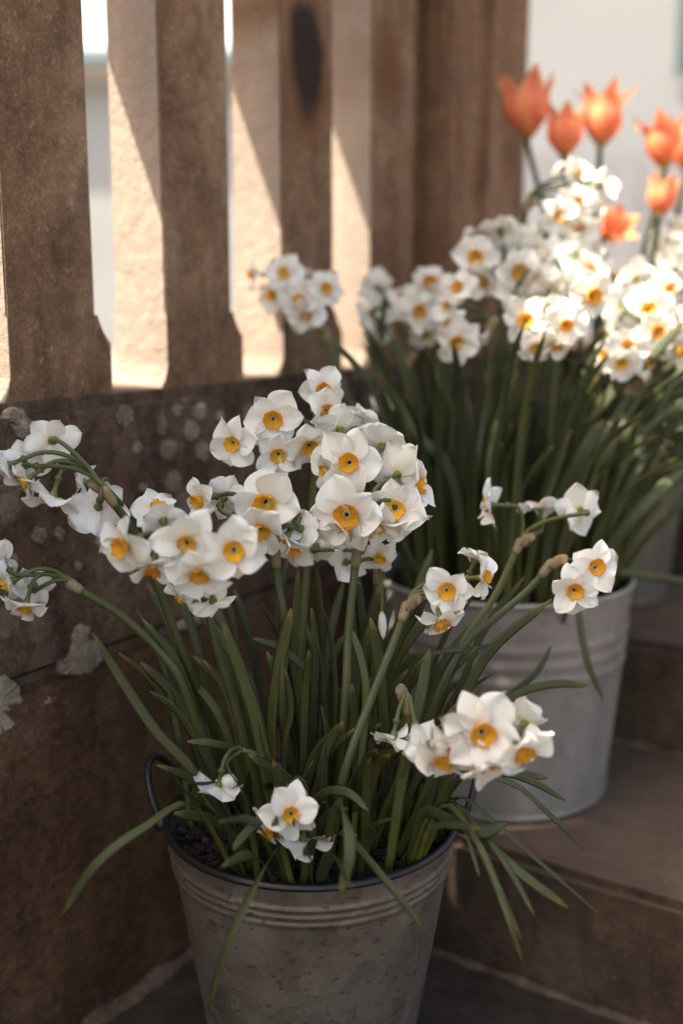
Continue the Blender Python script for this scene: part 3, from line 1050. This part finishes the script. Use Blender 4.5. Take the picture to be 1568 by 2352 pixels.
# leaves of the front bucket that stand out in the photograph: tip first (x, y, depth), width in picture units
LEAVES = [
    (C_, [(512, 1428, .93), (560, 1560, .945), (600, 1700, .965), (655, 1890, .99)], 40),
    (C2, [(668, 1398, .98), (640, 1530, .99), (622, 1680, 1.0), (640, 1870, 1.02)], 36),
    (B_, [(345, 1588, .97), (410, 1640, .98), (480, 1760, 1.0), (560, 1880, 1.03)], 26),
    (L_, [(382, 1755, .94), (425, 1815, .95), (500, 1880, .965), (570, 1935, .98)], 24),
    (L_, [(138, 2108, .90), (220, 1985, .88), (330, 1900, .89), (445, 1850, .93), (545, 1880, .98)], 27),
    (K_, [(478, 2320, .87), (530, 2150, .85), (598, 2010, .875), (638, 1950, .94), (680, 1930, .955), (708, 1960, .965)], 31),
    (K_, [(780, 2062, .85), (803, 1960, .85), (795, 1880, .87), (768, 1850, .92), (740, 1910, .965)], 33),
    (E_, [(970, 2132, .86), (900, 2040, .87), (825, 1950, .90), (790, 1905, .94), (775, 1940, .98)], 20),
    (E_, [(845, 1862, .93), (800, 1822, .94), (745, 1822, .955), (705, 1880, .985), (700, 1960, .995)], 25),
    (C2, [(592, 1640, .95), (615, 1735, .955), (665, 1790, .965), (700, 1815, .975), (715, 1920, .98)], 28),
    (C2, [(655, 1540, .97), (668, 1630, .98), (652, 1730, .99), (655, 1890, 1.01)], 20),
    (A_, [(430, 1703, .97), (500, 1710, .98), (560, 1750, 1.0), (610, 1880, 1.03)], 22),
    (D_, [(715, 1395, 1.04), (727, 1500, 1.04), (722, 1640, 1.05), (715, 1850, 1.07)], 27),
    (D_, [(742, 1400, 1.05), (765, 1500, 1.05), (768, 1650, 1.06), (740, 1850, 1.07)], 22),
    (E_, [(738, 1620, .98), (752, 1690, .985), (745, 1790, .99), (755, 1920, 1.0)], 25),
    (K_, [(535, 1952, .90), (575, 1905, .91), (625, 1885, .93), (680, 1950, .955)], 25),
    (A_, [(212, 1452, 1.06), (280, 1560, 1.05), (360, 1680, 1.05), (450, 1780, 1.05), (520, 1880, 1.06)], 30),
    (A_, [(400, 1475, 1.04), (425, 1580, 1.04), (470, 1700, 1.04), (545, 1870, 1.05)], 23),
    (J_, [(1162, 1890, .92), (1105, 1912, .91), (1040, 1890, .93), (970, 1870, .97), (940, 1920, 1.0)], 36),
    (J_, [(1374, 2099, .93), (1250, 1990, .91), (1130, 1885, .92), (1040, 1835, .96), (965, 1900, 1.01)], 17),
    (J_, [(1304, 2086, .90), (1200, 2010, .90), (1110, 1930, .92), (1030, 1855, .95), (955, 1900, 1.0)], 26),
    (J_, [(1226, 2102, .89), (1170, 2000, .90), (1100, 1905, .92), (1020, 1845, .96), (950, 1900, 1.0)], 16),
    (J2, [(1197, 2159, .88), (1140, 2030, .88), (1090, 1925, .90), (1015, 1850, .95), (945, 1900, .99)], 18),
    (J2, [(1200, 2211, .88), (1170, 2120, .87), (1125, 2000, .89), (1070, 1895, .92), (1000, 1850, .96), (930, 1910, .99)], 18),
    (I_, [(1343, 1954, .98), (1260, 1870, .96), (1175, 1800, .97), (1060, 1790, .99), (980, 1890, 1.03)], 16),
    (I_, [(1257, 1787, 1.0), (1190, 1777, .99), (1120, 1778, .98), (1040, 1800, .99), (965, 1890, 1.02)], 22),
    (I_, [(1298, 1839, 1.0), (1220, 1795, .99), (1130, 1772, .98), (1045, 1795, 1.0), (980, 1890, 1.03)], 18),
    (J2, [(1100, 2013, .88), (1085, 1960, .89), (1055, 1880, .92), (1000, 1845, .96), (940, 1900, .99)], 16),
    (H_, [(1168, 1474, 1.05), (1080, 1490, 1.03), (985, 1505, 1.02), (930, 1570, 1.03), (910, 1700, 1.04), (910, 1860, 1.06)], 14),
    (H_, [(1352, 1575, 1.08), (1280, 1570, 1.06), (1200, 1588, 1.05), (1120, 1645, 1.04), (1040, 1750, 1.04), (980, 1870, 1.07)], 22),
    (H_, [(1265, 1482, 1.12), (1230, 1545, 1.1), (1150, 1615, 1.08), (1060, 1725, 1.06), (985, 1870, 1.07)], 20),
    (G_, [(805, 1445, 1.0), (830, 1520, .995), (838, 1640, .99), (800, 1900, .985)], 24),
    (G_, [(985, 1490, .99), (965, 1600, .985), (930, 1750, .98), (890, 1920, .985)], 34),
    (F_, [(580, 1465, 1.06), (660, 1500, 1.06), (730, 1600, 1.06), (790, 1850, 1.07)], 20),
]
lr = random.Random(5)
for pl, pts, w in LEAVES:
    d = sum(q[2] for q in pts) / len(pts)
    base = pl.location.copy()
    P = [spot(*q) for q in pts][::-1]
    P[0].z = min(P[0].z, ZF - .006)
    add_leaf(pl, base, P, .88 * w * d / F_PX, lr)

# the crowd of upright leaves between them
for i, pl in enumerate(front):
    for k in range(8):
        base = pl.location
        a, q = lr.uniform(0, 6.283), lr.uniform(.012, .05)
        p0 = Vector((base.x + q * math.cos(a), base.y + q * math.sin(a), ZF - .01))
        off = (p0 - Vector((FB.x, FB.y, p0.z)))
        if off.length > .112:
            p0 = Vector((FB.x, FB.y, p0.z)) + off * (.112 / off.length)
            off = off * (.112 / off.length)
        hh = lr.uniform(.13, .255)
        out = off * lr.uniform(.3, 1.1) + Vector((lr.uniform(-.035, .035), lr.uniform(-.035, .035), 0))
        if off.dot(F0) < -.05:
            hh *= .62
        P = [p0, p0 + out * .25 + Vector((0, 0, hh * .4)), p0 + out * .65 + Vector((0, 0, hh * .78)), p0 + out * 1.25 + Vector((0, 0, hh))]
        add_leaf(pl, base, P, lr.uniform(.0065, .0115), lr, n=12)

# ------------------------------------------------------------------ daffodils of the pale bucket
ZBK = BB.z + .258


def br(dx, dy):
    return Vector((BB.x, BB.y, ZBK)) + RGT * dx + F0 * dy


back = []


def back_plant(*a, **k):
    p = daffodil(*a, seed=len(back) * 17 + 211, **k)
    back.append(p)
    return p


back_plant(br(-.095, .02), sp((880, 1180, 1.37), (800, 920, 1.36)), spot(744, 752, 1.36), [
    (652, 628, 1.35, 88, (-.1, .2, .95)), (748, 663, 1.345, 92, (.2, .1, .95)), (686, 688, 1.34, 92, (-.1, 0, 1)), (628, 678, 1.36, 78, (-.4, 0, .9)),
    (702, 722, 1.345, 88, (0, -.4, .9)), (580, 630, 1.37, 74, (-.88, 0, .35)), (680, 640, 1.38, 80, (.0, .7, -.4))],
    'daffodil leaning far left out of the pale bucket before the bright baluster gaps')
back_plant(br(-.08, .08), sp((890, 1150, 1.45), (876, 930, 1.45)), spot(875, 812, 1.45), [
    (865, 660, 1.455, 84, (-.3, .3, -.8)), (848, 722, 1.46, 78, (-.7, -.3, -.5)), (892, 702, 1.445, 84, (.2, -.2, -.85)), (868, 765, 1.455, 74, (0, -.6, -.6))],
    'daffodil with shaded flowers turned away, between the last baluster and the pier')
back_plant(br(-.05, .09), sp((945, 1150, 1.45), (938, 950, 1.45)), spot(938, 820, 1.45), [
    (961, 715, 1.42, 98, (0, 0, 1)), (985, 650, 1.45, 92, (.1, .3, .95)), (925, 690, 1.45, 84, (-.5, .2, .5)), (1005, 690, 1.45, 84, (.5, .2, -.5)), (975, 765, 1.44, 80, (.2, -.7, .3))],
    'daffodil with one dark orange cup facing out, shaded blooms against the pier foot')
back_plant(br(-.02, -.02), sp((1090, 1150, 1.34), (1118, 900, 1.34)), spot(1122, 745, 1.335), [
    (1052, 662, 1.30, 92, (-.3, .5, .75)), (1028, 702, 1.305, 84, (-.8, 0, .5)), (1036, 742, 1.305, 84, (-.7, -.1, .6)), (1050, 785, 1.295, 104, (-.1, -.25, .95)), (1088, 782, 1.305, 76, (.5, -.6, .2))],
    'daffodil with stacked sidelong flowers turned to the balusters, beside the four open sunlit ones')
back_plant(br(.0, .06), sp((1150, 1100, 1.41), (1152, 860, 1.41)), spot(1148, 660, 1.40), [
    (1092, 590, 1.36, 110, (-.1, 0, 1)), (1148, 525, 1.38, 98, (0, .75, -.3)), (1190, 622, 1.34, 110, (.1, -.2, .95)), (1108, 642, 1.36, 94, (-.3, -.6, .6)), (1205, 560, 1.4, 98, (.2, .3, -.9)), (1070, 560, 1.4, 80, (-.6, .4, -.5))],
    'daffodil clump beside the pier foot, one wide open flower among cupped ones')
back_plant(br(.03, .10), sp((1175, 1000, 1.46), (1185, 720, 1.45)), spot(1208, 470, 1.43), [
    (1325, 400, 1.40, 80, (.5, .2, .85)), (1323, 466, 1.385, 90, (.05, .05, 1)), (1282, 496, 1.385, 90, (-.1, -.1, 1)), (1378, 425, 1.42, 84, (.3, .3, -.7)), (1372, 485, 1.4, 80, (.85, 0, .2)), (1290, 385, 1.42, 78, (-.3, .75, -.1)), (1330, 525, 1.39, 84, (.1, -.5, .6))],
    'tallest daffodil of the pale bucket, rising beside the pier and open orange tulip')
back_plant(br(.0, -.07), sp((1120, 1120, 1.27), (1150, 930, 1.26)), spot(1186, 806, 1.26), [
    (1205, 735, 1.235, 108, (-.15, 0, 1)), (1253, 713, 1.24, 92, (0, .05, 1)), (1297, 745, 1.235, 108, (.05, -.05, 1)), (1225, 795, 1.235, 94, (.3, -.65, .6)), (1355, 680, 1.25, 110, (.4, -.1, .9)), (1330, 648, 1.28, 95, (.2, .75, -.3)), (1275, 790, 1.24, 90, (.1, -.8, .4))],
    'daffodil with four open sunlit flowers and tan sheath at the front of the pale bucket')
back_plant(br(.05, .03), sp((1260, 1050, 1.4), (1275, 850, 1.4)), spot(1282, 705, 1.39), [
    (1265, 600, 1.37, 104, (0, .2, -.95)), (1232, 652, 1.35, 100, (-.2, .1, .9)), (1322, 590, 1.39, 104, (.1, .3, -.9)), (1292, 640, 1.35, 96, (0, .3, -.9)), (1250, 540, 1.41, 95, (-.2, .5, -.75)), (1335, 545, 1.41, 90, (.3, .5, -.6)), (1215, 590, 1.38, 90, (-.3, .4, -.6))],
    'daffodil with flowers mostly turned away, behind the four open sunlit blooms')
back_plant(br(.09, -.02), sp((1330, 1120, 1.33), (1410, 960, 1.33)), spot(1452, 885, 1.33), [
    (1440, 798, 1.29, 108, (0, .2, .97)), (1425, 833, 1.275, 88, (-.1, -.2, .95)), (1392, 818, 1.29, 84, (-.7, 0, .3)), (1482, 832, 1.31, 76, (.6, 0, .4))],
    'daffodil with wide sunlit flowers leaning right over the pale bucket leaves')
back_plant(br(.10, .04), sp((1370, 1080, 1.38), (1450, 890, 1.38)), spot(1480, 790, 1.38), [
    (1487, 710, 1.34, 110, (.0, .1, .97)), (1530, 665, 1.37, 95, (.3, .3, .85)), (1450, 690, 1.38, 90, (-.4, .4, -.7)), (1525, 730, 1.36, 85, (.5, -.5, .4)), (1545, 620, 1.4, 90, (.2, .6, -.5))],
    'daffodil with a tilted sunlit flower in the gap below the low closed tulip')
back_plant(br(.07, .08), sp((1330, 1000, 1.45), (1370, 800, 1.45)), spot(1390, 690, 1.45), [
    (1350, 600, 1.43, 90, (-.1, .3, .9)), (1400, 640, 1.43, 85, (.3, -.2, .6)), (1360, 655, 1.42, 85, (-.2, -.3, -.9))],
    'daffodil nodding just under the wide open tulip')
back_plant(br(.02, .075), sp((1190, 1050, 1.43), (1210, 820, 1.43)), spot(1218, 690, 1.42), [
    (1172, 578, 1.385, 100, (-.2, .5, -.7)), (1240, 585, 1.375, 100, (.0, .3, .9)), (1300, 560, 1.4, 96, (.2, .4, -.8)), (1345, 622, 1.37, 96, (.3, .1, .9)), (1178, 672, 1.35, 96, (-.3, -.4, -.7)), (1262, 668, 1.34, 96, (.1, .5, -.6))],
    'daffodil filling the heart of the sunlit clump with flowers set every way')
back_plant(br(.11, .0), sp((1390, 1080, 1.33), (1470, 900, 1.34)), spot(1500, 820, 1.35), [
    (1420, 702, 1.35, 95, (-.4, .5, -.6)), (1460, 640, 1.38, 95, (-.1, .4, -.8)), (1505, 762, 1.33, 100, (.1, -.1, .95)), (1550, 742, 1.34, 95, (.3, .3, .8)), (1558, 802, 1.34, 95, (.4, -.4, .6)), (1410, 760, 1.34, 90, (-.6, .1, -.5))],
    'daffodil with sunlit flowers crossed by a stray leaf leaning right from the pale bucket')
back_plant(br(-.09, -.06), sp((900, 1180, 1.32)), spot(878, 985, 1.36), [(882, 925, 1.36, 64, (-.2, .3, .8))],
    'low single daffodil peeping between dark leaves at the left of the pale bucket', spathe=False, thick=.003)

brr = random.Random(77)
for i, pl in enumerate(back):
    base = pl.location
    for k in range(18):
        a, q = brr.uniform(0, 6.283), brr.uniform(.012, .065)
        off = Vector((base.x - BB.x + q * math.cos(a), base.y - BB.y + q * math.sin(a), 0))
        if off.length > .13:
            off *= .13 / off.length
        p0 = Vector((BB.x, BB.y, ZBK - .01)) + off
        right = off.dot(RGT)
        hh = brr.uniform(.18, .35)
        out = off * brr.uniform(.2, .8) + RGT * (max(0, right) * brr.uniform(.2, 1.3) + .015) + Vector((brr.uniform(-.04, .04), brr.uniform(-.04, .04), 0))
        if p0.x + out.x * 1.3 < -.79:
            out.x = (-.79 - p0.x) / 1.3
        P = [p0, p0 + out * .2 + Vector((0, 0, hh * .4)), p0 + out * .6 + Vector((0, 0, hh * .78)), p0 + out * 1.3 + Vector((0, 0, hh))]
        add_leaf(pl, base, P, brr.uniform(.006, .0105), brr, n=12)
BLV = [
    (8, [(1575, 735, 1.30), (1480, 830, 1.31), (1400, 905, 1.32), (1330, 1030, 1.34), (1270, 1250, 1.36)], 32),
    (8, [(1385, 965, 1.27), (1330, 1060, 1.27), (1270, 1200, 1.29), (1240, 1330, 1.31)], 34),
    (8, [(1415, 1005, 1.28), (1370, 1090, 1.28), (1310, 1240, 1.30), (1270, 1330, 1.32)], 26),
    (9, [(1590, 1060, 1.33), (1480, 1160, 1.32), (1400, 1260, 1.34), (1350, 1330, 1.36)], 34),
    (9, [(1580, 930, 1.36), (1500, 1030, 1.35), (1410, 1180, 1.36), (1350, 1320, 1.37)], 24),
    (9, [(1600, 1340, 1.30), (1500, 1325, 1.31), (1430, 1315, 1.32), (1380, 1320, 1.34), (1350, 1345, 1.36)], 22),
    (8, [(1385, 1608, 1.19), (1348, 1520, 1.18), (1326, 1400, 1.19), (1318, 1335, 1.22), (1295, 1345, 1.27)], 14),
    (0, [(890, 890, 1.34), (960, 1000, 1.33), (1040, 1100, 1.33), (1080, 1280, 1.34)], 30),
    (6, [(1310, 985, 1.24), (1270, 1100, 1.25), (1230, 1220, 1.27), (1200, 1350, 1.30)], 28),
    (9, [(1510, 990, 1.34), (1440, 1120, 1.34), (1390, 1230, 1.35), (1350, 1330, 1.37)], 26),
    (9, [(1560, 1050, 1.31), (1460, 1110, 1.31), (1380, 1200, 1.33), (1330, 1330, 1.36)], 22),
]
for k, pts, w in BLV:
    pl = back[k]
    P = sp(*pts)[::-1]
    P[0].z = min(P[0].z, ZBK - .006)
    add_leaf(pl, pl.location.copy(), P, w * 1.3 / F_PX, brr)

# ------------------------------------------------------------------ tulips and daffodils of the third bucket
ZT = TB.z + .238


def tulip(root, head, axis, height, openness, label, seed, group=None):
    r = random.Random(seed)
    t = empty('tulip', root)
    tag(t, label, 'tulip', group)
    mid = root.lerp(head, .5) + Vector((r.uniform(-.02, .02), r.uniform(-.02, .02), .02))
    path = catmull([root - Vector((0, 0, .015)), mid, head - axis * height * .15, head], 16)
    link('stem', tube([q - root for q in path], [.0042] * 17, 8), M['stem'], t)
    nt_, nu = 10, 7
    ph = r.uniform(0, 6)
    for k in range(6):
        inner = k % 2
        vs_, fs, ts, us = [], [], [], []
        o = openness * r.uniform(.85, 1.2)
        lean = r.uniform(.4, 2.2 if openness < .7 else .7)
        for i in range(nt_):
            q = i / (nt_ - 1)
            rad = height * (.06 + .27 * math.sin(min(1, q * 2.0) * math.pi / 2) * (1 + o * .35 * q) - .22 * max(0, q - .35) * (1 - o) + .95 * max(0, q - .62) ** 1.6 * lean)
            if inner:
                rad *= .93
            z = height * q * (1 - .25 * o * q)
            hw = height * .27 * (math.sin(math.pi * min(1, .10 + q * .9)) ** .75) * (1.08 - .45 * q)
            if q > .99:
                hw = .0006
            for j in range(nu):
                u = -1 + 2 * j / (nu - 1)
                ang = u * hw / max(rad, height * .16)
                rr = rad * (1 - .03 * (1 - abs(u))) + height * .03 * math.sin(6 * q + ph + u * 3 + k) * q * abs(u)
                vs_.append((rr * math.cos(ang), rr * math.sin(ang), z))
                ts.append(q)
                us.append(u)
        for i in range(nt_ - 1):
            for j in range(nu - 1):
                a = i * nu + j
                fs.append((a, a + nu, a + nu + 1, a + 1))
        me = bpy.data.meshes.new('tulip_petal')
        me.from_pydata(vs_, [], fs)
        attach(me, ts, us)
        mm = Matrix.Translation(head - root) @ axis_frame(axis, k * math.pi / 3 + ph) @ Matrix.Rotation(r.uniform(-.06, .06), 4, 'Y')
        link('petal', me, M['tulip'], t, mm)
    for k in range(2):
        a = r.uniform(0, 6.28)
        o = Vector((math.cos(a), math.sin(a), 0))
        hh = r.uniform(.14, .22)
        P = [root + o * .004 - Vector((0, 0, .01)), root + o * .02 + Vector((0, 0, hh * .5)), root + o * .05 + Vector((0, 0, hh * .9)), root + o * .09 + Vector((0, 0, hh))]
        link('leaf', strap([q - root for q in catmull(P, 12)], .034, (o * -1 + Vector((0, 0, .3))).normalized(), r.uniform(-.5, .5), .1, .5), M['tulip_leaf'], t)
    return t


TUL = [
    (1212, 318, 1.60, 172, (-.05, 1, .05), .5, (-.06, .0), 'orange tulip beside the pier edge, its petals flared outward'),
    (1296, 362, 1.56, 135, (.0, 1, .15), .25, (-.03, .03), 'short rounded orange pink tulip between two taller tulips'),
    (1378, 338, 1.61, 155, (.1, 1, .0), .25, (.0, .05), 'narrow upright orange tulip with pointed petals, beside a short rounded one'),
    (1522, 388, 1.60, 140, (.0, 1, .1), .5, (.05, .03), 'full orange tulip in front of another near the dark teal window'),
    (1572, 390, 1.66, 145, (.1, 1, -.1), .4, (.08, .06), 'orange tulip partly hidden behind a fuller tulip'),
    (1512, 500, 1.54, 112, (.12, 1, .1), .2, (.06, -.03), 'low closed orange tulip beneath the fuller tulip'),
    (1388, 548, 1.50, 105, (.28, .55, .8), .9, (.0, -.05), 'wide open orange tulip showing its yellow brown heart among white daffodils'),
]
for i, (x, y, d, hpx, f, o, (dx, dy), lab) in enumerate(TUL):
    root = Vector((TB.x, TB.y, ZT)) + RGT * dx + F0 * dy
    tulip(root, spot(x, y, d), facing(f), .93 * hpx * d / F_PX, o, lab, 500 + i)


def tr_(dx, dy):
    return Vector((TB.x, TB.y, ZT)) + RGT * dx + F0 * dy


TG = 'daffodils in the tulip bucket'
third = [daffodil(tr_(.06, .0), sp((1500, 850, 1.68)), spot(1475, 650, 1.66), [
    (1548, 600, 1.6, 90, (.2, 0, .95)), (1560, 655, 1.62, 84, (.3, -.3, .9)), (1525, 560, 1.64, 84, (-.2, .4, -.9)), (1510, 620, 1.62, 84, (-.3, .2, -.8)), (1560, 530, 1.66, 84, (.3, .5, -.6)), (1590, 590, 1.62, 84, (.5, .2, .8))],
    'daffodil below the low closed tulip, blurred white flowers at the tulip bucket', seed=901),
    daffodil(tr_(.085, .03), sp((1560, 850, 1.7)), spot(1590, 680, 1.68), [
        (1600, 640, 1.65, 84, (.2, 0, .9)), (1560, 700, 1.66, 84, (-.3, -.2, .9)), (1620, 700, 1.66, 80, (.4, 0, .8))],
    'daffodil at the outer edge of the tulip bucket', seed=933)]
trr = random.Random(31)
for pl in third:
    for k in range(16):
        base = pl.location
        off = Vector((trr.uniform(-.1, .1), trr.uniform(-.1, .1), 0))
        p0 = Vector((TB.x, TB.y, ZT - .01)) + off
        hh = trr.uniform(.12, .26)
        out = off * trr.uniform(.4, 1.4) + RGT * .02
        P = [p0, p0 + out * .2 + Vector((0, 0, hh * .4)), p0 + out * .6 + Vector((0, 0, hh * .78)), p0 + out * 1.3 + Vector((0, 0, hh))]
        add_leaf(pl, base, P, trr.uniform(.009, .014), trr, n=12)
